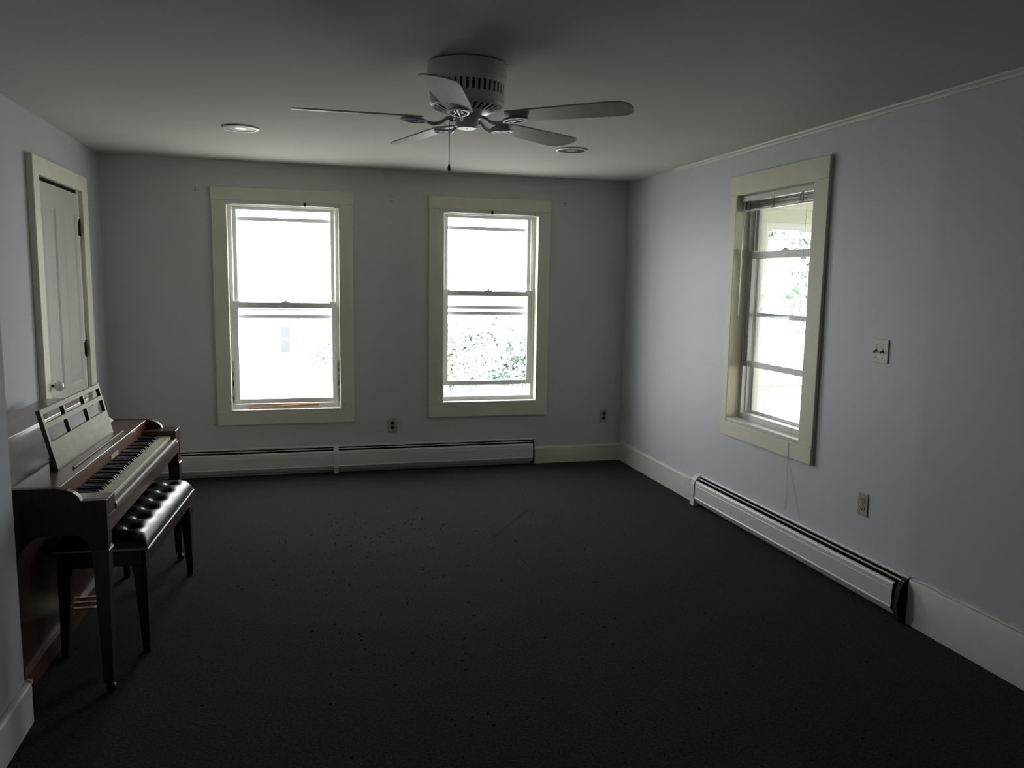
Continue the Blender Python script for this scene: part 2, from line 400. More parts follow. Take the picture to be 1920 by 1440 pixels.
def make_window(name, loc, rz, op, cas, meet, lower_bottom, depth=0.07, storm=(1.26,), peel=False, stile=0.036):
    """local frame: x along the wall, y into the wall (outwards), z up; op = opening, cas = casing outer"""
    root = thing(name, None, None, loc, rz, kind='structure')
    x0, x1, z0, z1 = op; a0, a1, b0, b1 = cas
    t = 0.02
    mb = MB()
    mb.box(a0, x0, -t, -0.0005, z0, z1); mb.box(x1, a1, -t, -0.0005, z0, z1)
    mb.box(a0 - 0.004, a1 + 0.004, -t - 0.003, -0.0005, z1, b1)
    mb.box(a0 + 0.002, a1 - 0.002, -t - 0.002, -0.0005, b0, z0)
    mb.build('window_casing', M['cream'], root, bevel=0.003)
    # painted wooden jamb lining the reveal
    mb = MB(); e = 0.006
    mb.box(x0, x0 + e, -t + .002, depth, z0, z1); mb.box(x1 - e, x1, -t + .002, depth, z0, z1)
    mb.box(x0 + e, x1 - e, -t + .002, depth, z1 - e, z1)
    mb.build('window_jamb', M['cream'], root)
    mb = MB(); mb.box(x0 + e, x1 - e, -t + .002, depth, z0, z0 + 0.022)
    mb.build('window_sill', M['white_trim'], root, bevel=0.004)
    # vinyl frame with its tracks
    f0, f1, g0, g1 = x0 + e, x1 - e, z0 + 0.02, z1 - e
    mb = MB(); w = 0.017
    mb.box(f0, f0 + w, depth, WT, g0, g1); mb.box(f1 - w, f1, depth, WT, g0, g1)
    mb.box(f0 + w, f1 - w, depth, WT, g1 - 0.03, g1); mb.box(f0 + w, f1 - w, depth, WT - .02, g0, g0 + 0.035)
    for yy in (0.0, 0.034, 0.062):
        for sx in (0, 1):
            xa = f0 + w if sx == 0 else f1 - w - 0.006
            mb.box(xa, xa + 0.006, depth + yy, depth + yy + 0.004, g0 + .035, g1 - .03)
    mb.build('window_frame', M['vinyl'], root, bevel=0.001)
    if peel:
        for sx in (0, 1):
            xa = f0 + 0.003 if sx == 0 else f1 - w - 0.001
            MB().box(xa, xa + 0.014, depth - 0.003, depth - .0005, z0 + 0.07, z0 + 0.40).build('peeling_strip', M['peel'], root)
    s0, s1 = f0 + w + 0.004, f1 - w - 0.004
    # upper sash, outer track
    mb = MB(); frame_boxes(mb, s0 + .01, s1 - .01, depth + 0.038, depth + 0.058, meet - 0.035, g1 - 0.03, stile - .008, 0.022, 0.030)
    us = mb.build('upper_sash', M['vinyl'], root, bevel=0.002)
    MB().sheet(s0 + stile - .010, s1 - stile + .010, depth + 0.047, meet - .01, g1 - .05).build('pane', M['glass'], us)
    # lower sash, inner track
    mb = MB(); frame_boxes(mb, s0, s1, depth + 0.006, depth + 0.030, lower_bottom, meet + 0.006, stile, 0.042, 0.036)
    mb.box(s0 - .008, s0 + 0.05, depth + 0.004, depth + 0.03, meet + .006, meet + 0.016)
    mb.box(s1 - 0.05, s1 + .008, depth + 0.004, depth + 0.03, meet + .006, meet + 0.016)
    ls = mb.build('lower_sash', M['vinyl'], root, bevel=0.002)
    MB().sheet(s0 + stile - .003, s1 - stile + .003, depth + 0.0175, lower_bottom + .03, meet - 0.03).build('pane', M['glass'], ls)
    xc = (s0 + s1) / 2
    mb = MB(); mb.box(xc - 0.03, xc + 0.03, depth + 0.008, depth + 0.028, meet + 0.006, meet + 0.012)
    mb.lathe([(0.011, 0), (0.011, 0.008), (0.006, 0.010)], 14, (xc, depth + 0.018, meet + 0.012)); mb.box(xc, xc + 0.028, depth + 0.012, depth + 0.020, meet + 0.016, meet + 0.021)
    mb.build('sash_lock', M['vinyl'], ls)
    # outer storm window
    mb = MB(); frame_boxes(mb, f0 + w, f1 - w, 0.145, 0.158, g0 + .03, g1 - .02, 0.018, 0.03, 0.02)
    for zz in storm: mb.box(f0 + w + .018, f1 - w - .018, 0.146, 0.157, zz - 0.014, zz + 0.014)
    mb.build('storm_window', M['storm'], root)
    return root

wa = make_window('window_1', (0, D, 0), 0, WA, (-0.632, 0.406, 0.410, 2.219), 1.352, 0.562, storm=(1.305, 1.245, 2.0), peel=True)
wb = make_window('window_2', (0, D, 0), 0, WB, (1.007, 2.023, 0.426, 2.220), 1.462, 0.680, storm=(1.33, 1.28, 1.985))
wc = make_window('window_3', (R, 0, 0), -PI / 2, (-WC[1], -WC[0], WC[2], WC[3]), (-4.696, -3.708, 0.571, 2.239), 1.755, 1.03, storm=(1.36,))
# small white brackets left from roller shades, in the top corners of the two back windows
for root, op in ((wa, WA), (wb, WB)):
    for x in (op[0] + .022, op[1] - .022):
        mb = MB(); mb.box(x - 0.016, x + 0.016, -0.026, 0.005, op[3] - 0.030, op[3] - 0.004)
        mb.box(x - 0.019, x + 0.019, -0.029, 0.004, op[3] - 0.034, op[3] - 0.030)
        mb.build('shade_bracket', M['vinyl'], root, bevel=0.001)
    xm = (op[0] + op[1]) / 2 + (0.16 if root is wa else 0.0)
    mb = MB(); mb.box(op[0] + .04, op[1] - .04, -0.022, 0.004, op[3] - 0.028, op[3] - 0.006)
    mb.build('shade_rail', M['vinyl'], root, bevel=0.001)
    mb = MB(); mb.box(xm - 0.009, xm + 0.009, -0.027, -0.022, op[3] - 0.030, op[3] - 0.004)
    mb.build('rail_clip', M['chain'], root)

# loose stick lying on the sill of the left back window
mb = MB(); mb.hexa([(-0.26, -.010, 0), (0.30, -.010, 0), (0.30, .010, 0), (-0.26, .010, 0)], [(-0.23, -.009, .020), (0.30, -.009, .016), (0.30, .009, .016), (-0.23, .009, .020)])
st = mb.build('wooden_stick', M['raw_wood'], loc=(-0.165, D + 0.043, 0.5285), rot=(0, math.radians(-3.2), math.radians(-1)), bevel=0.002)
tag(st, 'orange-brown wooden stick propped slanting across the sill of the left back window', 'stick')

# ------------------------------------------------------------------ mini blind on the right window
def make_blind():
    root = thing('window_blind', 'raised grey metal mini blind bunched at the top of the right-hand window', 'blind', (R + 0.012, 4.228, 2.112))
    h = 0.388
    mb = MB(); mb.box(-0.002, 0.028, -h, h, -0.036, -0.004); mb.build('head_rail', M['white_metal'], root, bevel=0.002)
    rb = random.Random(5)
    mb = MB()
    for k in range(15):
        z = -0.044 - k * 0.0028
        dx = rb.uniform(-0.003, 0.003); s = rb.uniform(-.002, .002)
        n = 6; pts = []
        for i in range(n + 1):
            u = -0.013 + 0.026 * i / n
            pts.append((0.013 + dx + u, z + 0.003 * (1 - (u / 0.013) ** 2)))
        poly = pts + [(p[0], p[1] - 0.0006) for p in reversed(pts)]
        mb.prism(poly, 'y', -h + .004 + s, h - .004 + s)
    mb.build('slat_stack', M['slat'], root)
    mb = MB(); mb.box(0.001, 0.026, -h + .003, h - .003, -0.098, -0.089); mb.build('bottom_rail', M['white_metal'], root, bevel=0.002)
    for y in (-0.26, 0.03, 0.30):
        mb = MB()
        for k in range(5):
            yy = y + rb.uniform(-.014, .014)
            mb.tube([(-0.003, yy, -0.036), (-0.008 - rb.random() * .004, yy + rb.uniform(-.01, .01), -0.060), (-0.007, yy + rb.uniform(-.012, .012), -0.085), (-0.001, yy, -0.098)], 0.0016, 5)
        mb.build('ladder_cord', M['cord'], root)
    MB().tube([(-0.006, 0.335, -0.036), (-0.008, 0.338, -0.1), (-0.010, 0.342, -0.755)], 0.0035, 6).build('tilt_wand', M['clear_rod'], root)
    mb = MB()
    mb.tube([(-0.006, -0.305, -0.036), (-0.010, -0.306, -0.5), (-0.014, -0.307, -1.0), (-0.020, -0.308, -1.437)], 0.0009, 5)
    x = -0.036
    mb.tube([(-0.020, -0.308, -1.437), (x, -0.310, -1.452), (x, -0.312, -1.56), (x + .02, -0.30, -1.70), (x + .022, -0.285, -1.86)], 0.0007, 5)
    mb.tube([(-0.020, -0.308, -1.437), (x, -0.316, -1.455), (x, -0.326, -1.56), (x + .02, -0.37, -1.72), (x + .022, -0.43, -1.875)], 0.0007, 5)
    mb.build('lift_cord', M['cord'], root)
make_blind()

# ------------------------------------------------------------------ baseboard heaters
def heater_cover_profile():
    # (distance from wall, z)
    return [(0.050, 0.184), (0.057, 0.181), (0.062, 0.172), (0.064, 0.150), (0.0655, 0.148), (0.066, 0.070), (0.070, 0.064), (0.066, 0.056), (0.050, 0.030)]
def make_heater(name, label, loc, rz, length, segs, joiner=None, caps=()):
    """local: x along wall, y out of the wall into the room (positive), z up"""
    root = thing(name, label, 'heater', loc, rz, group=None)
    mb = MB(); mb.box(0.003, length - .003, 0.002, 0.006, 0.02, 0.214)
    mb.prism([(0.002, 0.208), (0.002, 0.221), (0.014, 0.220), (0.018, 0.214), (0.018, 0.209), (0.012, 0.207)], 'x', 0.003, length - .003)
    mb.build('back_plate', M['white_metal'], root)
    mb = MB(); mb.box(0.006, length - .006, 0.008, 0.046, 0.045, 0.165); mb.box(0.006, length - .006, 0.007, 0.012, 0.165, 0.206); mb.build('core_and_slot_shade', M['dark'], root)  # dark core; thin upper strip puts the slot's shade on the back plate
    mb = MB(); mb.prism([(0.030, 0.1985), (0.038, 0.1955), (0.0385, 0.1975), (0.030, 0.2010)], 'x', 0.006, length - .006); mb.build('damper', M['white_metal'], root)
    pr = heater_cover_profile()
    inner = [(a - 0.0025, z - 0.001) for a, z in reversed(pr)]
    for (s0, s1) in segs:
        mb = MB(); mb.prism(pr + inner, 'x', s0, s1); mb.build('front_cover', M['white_metal'], root)
    if joiner is not None:
        a, b = joiner
        p2 = [(0.0, 0.221), (0.024, 0.220), (0.052, 0.200), (0.068, 0.178), (0.072, 0.150), (0.0725, 0.05), (0.066, 0.043), (0.066, 0.002), (0.0, 0.002)]
        mb = MB(); mb.prism(p2, 'x', a, b); mb.build('joiner_cover', M['white_metal'], root, bevel=0.001)
    for (a, b, kind) in caps:
        if kind == 'white':
            p2 = [(0.0, 0.222), (0.022, 0.221), (0.046, 0.205), (0.062, 0.185), (0.072, 0.155), (0.073, 0.07), (0.068, 0.062), (0.068, 0.002), (0.0, 0.002)]
            mb = MB(); mb.prism(p2, 'x', a, b); mb.build('end_cap', M['white_metal'], root, bevel=0.001)
        else:
            p2 = [(0.0, 0.214), (0.020, 0.213), (0.045, 0.190), (0.058, 0.160), (0.066, 0.10), (0.064, 0.05), (0.05, 0.004), (0.0, 0.004)]
            mb = MB(); mb.prism(p2, 'x', a, b); e = mb.build('end_bracket', M['rust'], root, bevel=0.003)
            e['label'] = 'dark bare end bracket with its cap missing'
    return root
# back wall: local x runs from right (1.91) to left, so rotate by pi
hl = 1.912 + 1.30
make_heater('baseboard_heater', 'long white baseboard heater along the back wall beneath two windows', (1.912, D, 0), PI, hl,
            [(0.016, 1.637), (1.674, hl - .004)], joiner=(1.637, 1.674), caps=((0.0, 0.016, 'dark'),))
# right wall: local y must point to -X : rotate by +90 deg -> x -> +Y, y -> -X
hr = 4.975 - 2.935
make_heater('baseboard_heater', 'white baseboard heater on the right wall beneath the single window', (R, 2.935, 0), PI / 2, hr,
            [(0.045, hr - 0.055)], caps=((hr - 0.058, hr, 'white'), (0.0, 0.03, 'dark')))

# ------------------------------------------------------------------ outlets, switch, plates, hooks
def make_outlet(label, loc, rz, socket, plate=None):
    root = thing('electrical_outlet', label, 'outlet', loc, rz, group=None)
    w, h = 0.036, 0.058
    mb = MB(); mb.box(-w, w, 0.0, 0.005, -h, h); mb.build('cover_plate', plate or M['beige'], root, bevel=0.002)
    for z in (-0.0195, 0.0195):
        mb = MB()
        pts = []
        for k in range(24):
            a = 2 * PI * k / 24; pts.append((0.0165 * math.cos(a), z + max(-0.013, min(0.013, 0.0165 * math.sin(a)))))
        mb.prism(pts, 'y', 0.005, 0.0072)
        sk = mb.build('socket', socket, root)
        mb = MB()
        mb.box(-0.0085, -0.0050, 0.0072, 0.0078, z - 0.001, z + 0.009); mb.box(0.0050, 0.0085, 0.0072, 0.0078, z - 0.001, z + 0.009)
        mb.lathe([(0.0036, 0.0072), (0.0036, 0.0078)], 10, (0, 0, z - 0.0075), 'y')
        mb.build('slot', M['dark'], sk)
    MB().lathe([(0.003, 0.005), (0.003, 0.0065)], 10, (0, 0, 0), 'y').build('screw', M['chain'], root)
    return root
make_outlet('beige duplex outlet with dark sockets on the back wall between the windows', (0.712, D, 0.368), PI, M['brown'])
make_outlet('small beige outlet with dark sockets near the back right corner', (2.555, D, 0.397), PI, M['brown'])
make_outlet('beige duplex outlet low on the right wall above the heater', (R, 3.292, 0.468), PI / 2, M['beige'])

sw = thing('light_switch', 'old white double switch plate with two dark toggles right of the window', 'light switch', (R, 3.253, 1.245), PI / 2)
MB().box(-0.058, 0.058, 0, 0.006, -0.058, 0.058).build('cover_plate', M['old_plate'], sw, bevel=0.002)
for x in (-0.023, 0.023):
    mb = MB(); mb.box(x - 0.0055, x + 0.0055, 0.006, 0.0068, -0.013, 0.013); mb.build('toggle_slot', M['brown'], sw)
    mb = MB(); mb.hexa([(x - .004, .0065, -.002), (x + .004, .0065, -.002), (x + .004, .0065, .006), (x - .004, .0065, .006)],
                       [(x - .0035, .021, -.012), (x + .0035, .021, -.012), (x + .0035, .021, -.006), (x - .0035, .021, -.006)])
    mb.build('toggle', M['brown'], sw)
    for z in (-0.031, 0.031):
        MB().lathe([(0.0032, 0.006), (0.0026, 0.0075)], 10, (x, 0, z), 'y').build('screw', M['chain'], sw)

bp_ = thing('blank_plate', 'white blank cover plate set in the baseboard left of the right heater', 'cover plate', (R - 0.019, 5.10, 0.108), PI / 2)
MB().box(-0.040, 0.040, 0.0, 0.009, -0.054, 0.054).build('cover_plate', M['white_trim'], bp_, bevel=0.002)
MB().lathe([(0.003, 0.006), (0.003, 0.007)], 8, (0, 0, -0.03), 'y').build('screw', M['chain'], bp_)

def hole(label, x, z, two):
    d = 0.018 if two else 0.010
    for dz, w_ in ((d, 'upper'), (-d, 'lower')):
        mb = MB(); mb.lathe([(0.004, 0.0), (0.004, -0.003), (0.002, -0.004)], 8, (x, D, z + dz), 'y')
        tag(mb.build('wall_screw', M['chain']), w_ + ' ' + label, 'screw')
hole('one of two dark screws in the back wall between the windows', 0.713, 2.184, True)
hole('of two tiny screws in the wall left of the left back window', -0.742, 2.196, False)
hole('of two tiny screws in the wall right of the right back window', 2.150, 2.196, False)

# ------------------------------------------------------------------ recessed ceiling lights
def make_can(label, x, y, zc):
    root = thing('recessed_light', label, 'ceiling light', (x, y, zc))
    mb = MB(); mb.lathe([(0.086, 0.0), (0.102, 0.0), (0.104, -0.004), (0.098, -0.008), (0.086, -0.007), (0.086, 0.0)], 40, cap=False)
    mb.build('trim_ring', M['white_bright'], root)
    mb = MB(); mb.lathe([(0.087, -0.004), (0.078, -0.0015), (0.05, -0.0008), (0.002, -0.0006)], 40, cap=True)
    mb.build('baffle', M['chain'], root)
    mb = MB(); mb.lathe([(0.002, -0.004), (0.03, -0.0042), (0.045, -0.003), (0.048, -0.001)], 30, cap=True)
    mb.build('bulb', M['alum'], root)
make_can('round recessed ceiling light left of the fan', -0.318, 5.01, H + 0.010)
make_can('round recessed ceiling light right of the fan', 1.717, 5.02, H + 0.002)

# ------------------------------------------------------------------ ceiling fan
def make_fan():
    cx, cy = 0.662, 3.25
    root = thing('ceiling_fan', 'white five-blade flush-mount ceiling fan with slotted motor housing and pull chain', 'ceiling fan', (cx, cy, H))
    # housing: wall with real vertical slots
    n = 30; r = 0.150
    mb = MB()
    mb.lathe([(0.10, 0.004), (0.158, 0.004), (0.160, 0.0), (0.160, -0.055), (0.152, -0.062)], 60, cap=False)
    zt, zb = -0.074, -0.114
    def seg(a0, a1, z0, z1, ra, rb):
        m = 3; vs = []; fs = []
        for i in range(m + 1):
            a = a0 + (a1 - a0) * i / m
            for (rr_, zz) in ((ra, z0), (rb, z1), (rb - .004, z1), (ra - .004, z0)):
                vs.append((rr_ * math.cos(a), rr_ * math.sin(a), zz))
        for i in range(m):
            for k in range(4):
                fs.append((i * 4 + k, i * 4 + (k + 1) % 4, (i + 1) * 4 + (k + 1) % 4, (i + 1) * 4 + k))
        fs.append((3, 2, 1, 0)); fs.append((m * 4, m * 4 + 1, m * 4 + 2, m * 4 + 3))
        mb.add(vs, fs, False)
    ns = 40
    for k in range(ns):
        a = 2 * PI * k / ns; w = 2 * PI / ns
        seg(a, a + w, -0.062, zt, 0.152, 0.151); seg(a, a + w, zb, -0.140, 0.149, 0.148)
        seg(a, a + w * 0.56, zt, zb, 0.151, 0.149)
    mb.build('motor_housing', M['fan_white'], root)
    mb = MB(); mb.lathe([(0.134, -0.02), (0.132, -0.135)], 40); mb.build('inner_motor', M['dark'], root)
    # underside dish with radial slots
    mb = MB(); mb.lathe([(0.148, -0.138), (0.150, -0.146), (0.143, -0.156)], 60, cap=False)
    nb = 30
    for k in range(nb):
        a = 2 * PI * k / nb; w = 2 * PI / nb
        seg(a, a + w, -0.156, -0.160, 0.144, 0.136)
        seg(a, a + w * 0.55, -0.160, -0.176, 0.137, 0.096)
        seg(a, a + w, -0.176, -0.186, 0.097, 0.055)
    mb.lathe([(0.056, -0.184), (0.056, -0.190), (0.002, -0.190)], 40, cap=False)
    mb.build('lower_dish', M['fan_white'], root)
    mb = MB(); mb.lathe([(0.128, -0.150), (0.090, -0.170), (0.04, -0.178)], 40); mb.build('dish_void', M['dark'], root)
    # flywheel + switch housing
    mb = MB(); mb.lathe([(0.062, -0.188), (0.064, -0.192), (0.064, -0.198), (0.05, -0.200)], 40); mb.build('flywheel', M['alum'], root)
    mb = MB(); mb.lathe([(0.046, -0.196), (0.0475, -0.200), (0.0475, -0.228), (0.045, -0.234), (0.040, -0.237)], 40)
    hub = mb.build('switch_housing', M['fan_white'], root)
    mb = MB(); mb.lathe([(0.0385, -0.2365), (0.037, -0.240), (0.002, -0.2405)], 40)
    mb.build('bottom_cap', M['white_bright'], hub)
    mb = MB(); mb.lathe([(0.004, -0.2400), (0.004, -0.2425)], 12); mb.build('cap_screw', M['chain'], hub)
    # blade and its scrolled iron
    for k in range(5):
        a = math.radians(34 + 72 * k)
        b = thing('blade_assembly', None, None, (0, 0, 0), a); b.parent = root
        mb = MB()
        mb.tube([(0.050, 0, -0.194), (0.080, 0, -0.203), (0.105, 0, -0.221), (0.135, 0, -0.228), (0.165, 0, -0.222)], [0.008, 0.007, 0.007, 0.0075, 0.006], 8)
        # open scroll plate
        for s in (-1, 1):
            mb.tube([(0.160, 0, -0.223), (0.180, s * 0.028, -0.220), (0.210, s * 0.040, -0.218), (0.240, s * 0.030, -0.216), (0.262, s * 0.004, -0.215)], 0.0055, 6)
            mb.tube([(0.180, s * 0.028, -0.220), (0.205, s * 0.012, -0.218), (0.235, s * 0.014, -0.216)], 0.0045, 6)
        mb.tube([(0.160, 0, -0.223), (0.265, 0, -0.215)], 0.005, 6)
        mb.build('blade_iron', M['alum'], b)
        mb = MB(); pts = []
        outline = [(0.185, -0.052), (0.30, -0.060), (0.60, -0.070), (0.655, -0.064), (0.680, -0.040), (0.688, 0), (0.680, 0.040), (0.655, 0.064), (0.60, 0.070), (0.30, 0.060), (0.185, 0.052), (0.175, 0.02), (0.175, -0.02)]
        ct, stt = math.cos(math.radians(9.5)), -math.sin(math.radians(9.5))
        vs = [(x, y * ct, -0.206 + y * stt) for x, y in outline] + [(x, y * ct, -0.200 + y * stt) for x, y in outline]
        m = len(outline)
        mb.add(vs, [tuple(range(m)), tuple(range(2 * m - 1, m - 1, -1))] + [(i, (i + 1) % m, m + (i + 1) % m, m + i) for i in range(m)])
        mb.build('blade', M['fan_blade'], b, bevel=0.002)
    # pull chain
    mb = MB(); px = -0.073
    mb.tube([(-0.047, -0.01, -0.214), (px + .006, -0.01, -0.214), (px, -0.01, -0.218), (px, -0.01, -0.385)], 0.0014, 6)
    mb.lathe([(0.007, -0.010), (0.007, 0.0)], 10, (px + 0.008, -0.01, -0.209))
    z = -0.225
    while z > -0.385:
        mb.lathe([(0.0005, 0.0022), (0.0022, 0.0), (0.0005, -0.0022)], 6, (px, -0.01, z)); z -= 0.006
    pc = mb.build('pull_chain', M['chain'], root)
    mb = MB(); mb.lathe([(0.002, 0.0), (0.004, -0.004), (0.0065, -0.018), (0.0062, -0.026), (0.003, -0.030)], 14, (px, -0.01, -0.383)); mb.build('fob', M['chain'], pc)
    mb = MB(); mb.lathe([(0.005, 0.0), (0.005, 0.008)], 8, (0.047, 0.01, -0.214), 'x'); mb.build('reverse_switch', M['chain'], hub)
make_fan()

# ------------------------------------------------------------------ spinet piano
def make_piano():
    ang = -math.atan(0.033)
    root = thing('piano', 'brown walnut spinet piano with slatted music desk against the left wall', 'piano', (-0.692, 3.072, 0), ang)
    W = 1.476
    def dz(pts): return [(-d, z) for d, z in pts]       # depth from front edge -> local x
    side = [(0.0, 0.742), (0.0, 0.56), (0.060, 0.56), (0.075, 0.590), (0.105, 0.615), (0.22, 0.618), (0.262, 0.600), (0.292, 0.555), (0.305, 0.48), (0.31, 0.40),
            (0.31, 0.0), (0.655, 0.0), (0.655, 0.884), (0.452, 0.884), (0.440, 0.878), (0.425, 0.862), (0.405, 0.838), (0.385, 0.818), (0.360, 0.803), (0.330, 0.795), (0.300, 0.792),
            (0.175, 0.792), (0.155, 0.790), (0.130, 0.784), (0.108, 0.773), (0.092, 0.759), (0.084, 0.742)]
    for y0 in (0.0, W - 0.032):
        mb = MB(); mb.prism(dz(side), 'y', y0, y0 + 0.032); mb.build('side_panel', M['wood_side'], root, bevel=0.002)
    for y0 in (0.0325, W - 0.0325 - 0.088):
        mb = MB(); mb.box(-0.163, -0.001, y0, y0 + 0.088, 0.676, 0.742); mb.build('key_block', M['wood'], root, bevel=0.003)
    a, b = 0.0325, W - 0.0325
    MB().box(-0.325, -0.002, a, b, 0.614, 0.676).build('keybed', M['wood'], root, bevel=0.002)
    mb = MB(); mb.prism([(-0.024, 0.676), (0.003, 0.676), (0.004, 0.694), (-0.001, 0.702), (-0.009, 0.702), (-0.012, 0.697), (-0.024, 0.697)], 'y', 0.121, W - 0.121)
    mb.build('key_slip', M['silver_strip'], root)
    # fallboard and shelf
    MB().box(-0.185, -0.166, a, b, 0.6765, 0.774).build('fallboard', M['wood_red'], root, bevel=0.002)
    MB().box(-0.335, -0.160, a, b, 0.7745, 0.790).build('shelf', M['wood_top'], root, bevel=0.002)
    MB().box(-0.1655, -0.164, 0.748, 0.872, 0.7275, 0.7475).build('nameplate', M['plate'], root)
    mb = MB(); mb.tube([(-0.197, 0.325, 0.7945), (-0.197, 1.10, 0.7945)], 0.0045, 8)
    mb.build('music_ledge', M['silver_strip'], root)
    # slanted upper panel, lid, back
    mb = MB(); mb.prism(dz([(0.318, 0.7905), (0.335, 0.7905), (0.470, 0.884), (0.450, 0.884)]), 'y', a, b); mb.build('upper_panel', M['wood_gloss'], root)
    mb = MB(); mb.box(-0.662, -0.446, -0.004, W + 0.004, 0.8845, 0.906); mb.build('lid', M['wood_top'], root, bevel=0.003)
    MB().box(-0.652, -0.635, a, b, 0.02, 0.884).build('back_panel', M['wood_dark'], root)
    MB().box(-0.345, -0.330, a, b, 0.075, 0.6135).build('lower_panel', M['wood_side'], root)
    MB().box(-0.36, -0.312, a, b, 0.0, 0.075).build('bottom_board', M['wood'], root, bevel=0.002)
    # keys
    kx0 = 0.1245; pitch = (W - 2 * kx0) / 52.0
    me = None
    for i in range(52):
        y = kx0 + (i + 0.5) * pitch
        if me is None:
            mb = MB(); mb.box(-0.1655, -0.0255, -pitch / 2 + .0005, pitch / 2 - .0005, 0.680, 0.7145)
            k = mb.build('white_key', M['ivory'], root, bevel=0.0012, seg=1); k.location = (0, y, 0); me = k
        else:
            k = me.copy(); COL.objects.link(k); k.parent = root; k.location = (0, y, 0)
    mb_ = None
    for i in range(51):
        if (i % 7) in (0, 2, 3, 5, 6):       # gaps after A, C, D, F, G
            pass
        if (i % 7) in (1, 4): continue       # B-C and E-F gaps
        y = kx0 + (i + 1) * pitch
        if mb_ is None:
            mb = MB(); w = 0.0055
            mb.hexa([(-0.1655, -w, 0.7146), (-0.072, -w, 0.7146), (-0.072, w, 0.7146), (-0.1655, w, 0.7146)],
                    [(-0.1655, -w * .8, 0.7275), (-0.082, -w * .8, 0.7265), (-0.082, w * .8, 0.7265), (-0.1655, w * .8, 0.7275)])
            k = mb.build('black_key', M['ebony'], root, bevel=0.001, seg=1); k.location = (0, y, 0); mb_ = k
        else:
            k = mb_.copy(); COL.objects.link(k); k.parent = root; k.location = (0, y, 0)
    # front legs with a little scalloped shoulder and caster
    for s, y0 in ((1, 0.0), (-1, W)):
        lg = MB()
        def ring(z, x0, x1, t): return [(x0, y0, z), (x1, y0, z), (x1, y0 + s * t, z), (x0, y0 + s * t, z)]
        stations = [(0.612, -0.060, -0.0015, 0.060), (0.585, -0.060, -0.0015, 0.060), (0.560, -0.058, 0.002, 0.058), (0.545, -0.056, 0.0, 0.056), (0.30, -0.048, -0.004, 0.047), (0.045, -0.038, -0.006, 0.036)]
        if s == 1: stations[0] = (0.559, -0.060, 0.0, 0.060); stations[1] = (0.557, -0.060, 0.0, 0.060)
        else: stations[0] = (0.559, -0.060, 0.0, 0.060); stations[1] = (0.557, -0.060, 0.0, 0.060)
        stations[2] = (0.552, -0.059, 0.003, 0.059)
        rings = [ring(*q) for q in stations]
        for r0, r1 in zip(rings[:-1], rings[1:]): lg.hexa(r1, r0)
        o = lg.build('leg', M['wood_dark'], root)
        mb = MB(); yc = y0 + s * 0.018
        mb.lathe([(0.016, -0.010), (0.018, -0.006), (0.018, 0.006), (0.016, 0.010)], 20, (-0.018, yc, 0.0185), 'y')
        mb.box(-0.030, -0.010, yc - 0.013, yc + 0.013, 0.034, 0.0448)
        mb.build('caster', M['chain'], o)
        # inner block joining leg and key block
        MB().box(-0.060, -0.002, y0 + s * 0.0325, y0 + s * 0.060, 0.559, 0.6135).build('leg_block', M['wood'], root)
    # pedals
    for y in (0.655, 0.720, 0.785):
        mb = MB()
        pts = [(-0.335, y - 0.009), (-0.25, y - 0.010), (-0.222, y - 0.019), (-0.202, y - 0.018), (-0.195, y), (-0.202, y + 0.018), (-0.222, y + 0.019), (-0.25, y + 0.010), (-0.335, y + 0.009)]
        mb.prism(pts, 'z', 0.078, 0.084); mb.build('pedal', M['brass'], root, bevel=0.002)
    # music desk: leaning frame with an open grid above a solid lower board
    dk = thing('music_desk', None, None, (-0.240, 0.292, 0.7905), 0); dk.parent = root
    dk.rotation_euler = (0, -math.atan(0.055 / 0.235), 0)
    wd, hd, th = 0.815, 0.245, 0.016
    base = 0.112; fr = 0.020
    def two_tone(boxes, name):
        mb = MB()
        for (y0, y1, z0, z1) in boxes:
            mb.cur = 0; mb.box(-th, 0, y0, y1, z0, z1)
        # room-facing and level faces take the pale painted reflection, edges the dark wood
        for i, f in enumerate(mb.f):
            p = [Vector(mb.v[j]) for j in f]; nrm = (p[1] - p[0]).cross(p[2] - p[0]).normalized()
            front = abs(nrm.x) > 0.9 and all(abs(q.x) < 1e-6 for q in p)
            top = nrm.z > 0.9 or nrm.z < -0.9
            mb.mi[i] = 0 if (front or top) else 1
        return mb.build(name, [M['desk_face'], M['wood_dark']], dk)
    two_tone([(0, wd, 0, base)], 'lower_board')
    rails = [(0, wd, hd - fr, hd), (fr, wd - fr, 0.168, 0.188)]
    stiles = [(0, fr, base, hd - fr), (wd - fr, wd, base, hd - fr)]
    for k in (1, 2):
        y = wd * k / 3; stiles.append((y - 0.009, y + 0.009, base, 0.168)); stiles.append((y - 0.009, y + 0.009, 0.188, hd - fr))
    two_tone(rails + stiles, 'open_frame')
    dk['label'] = 'pale open-grid music desk leaning back above the keys'
    # dark support strut behind the desk's near end
    MB().box(-0.275, -0.262, 0.300, 0.312, 0.7905, 0.84).build('desk_strut', M['wood_dark'], root)
    return root
make_piano()

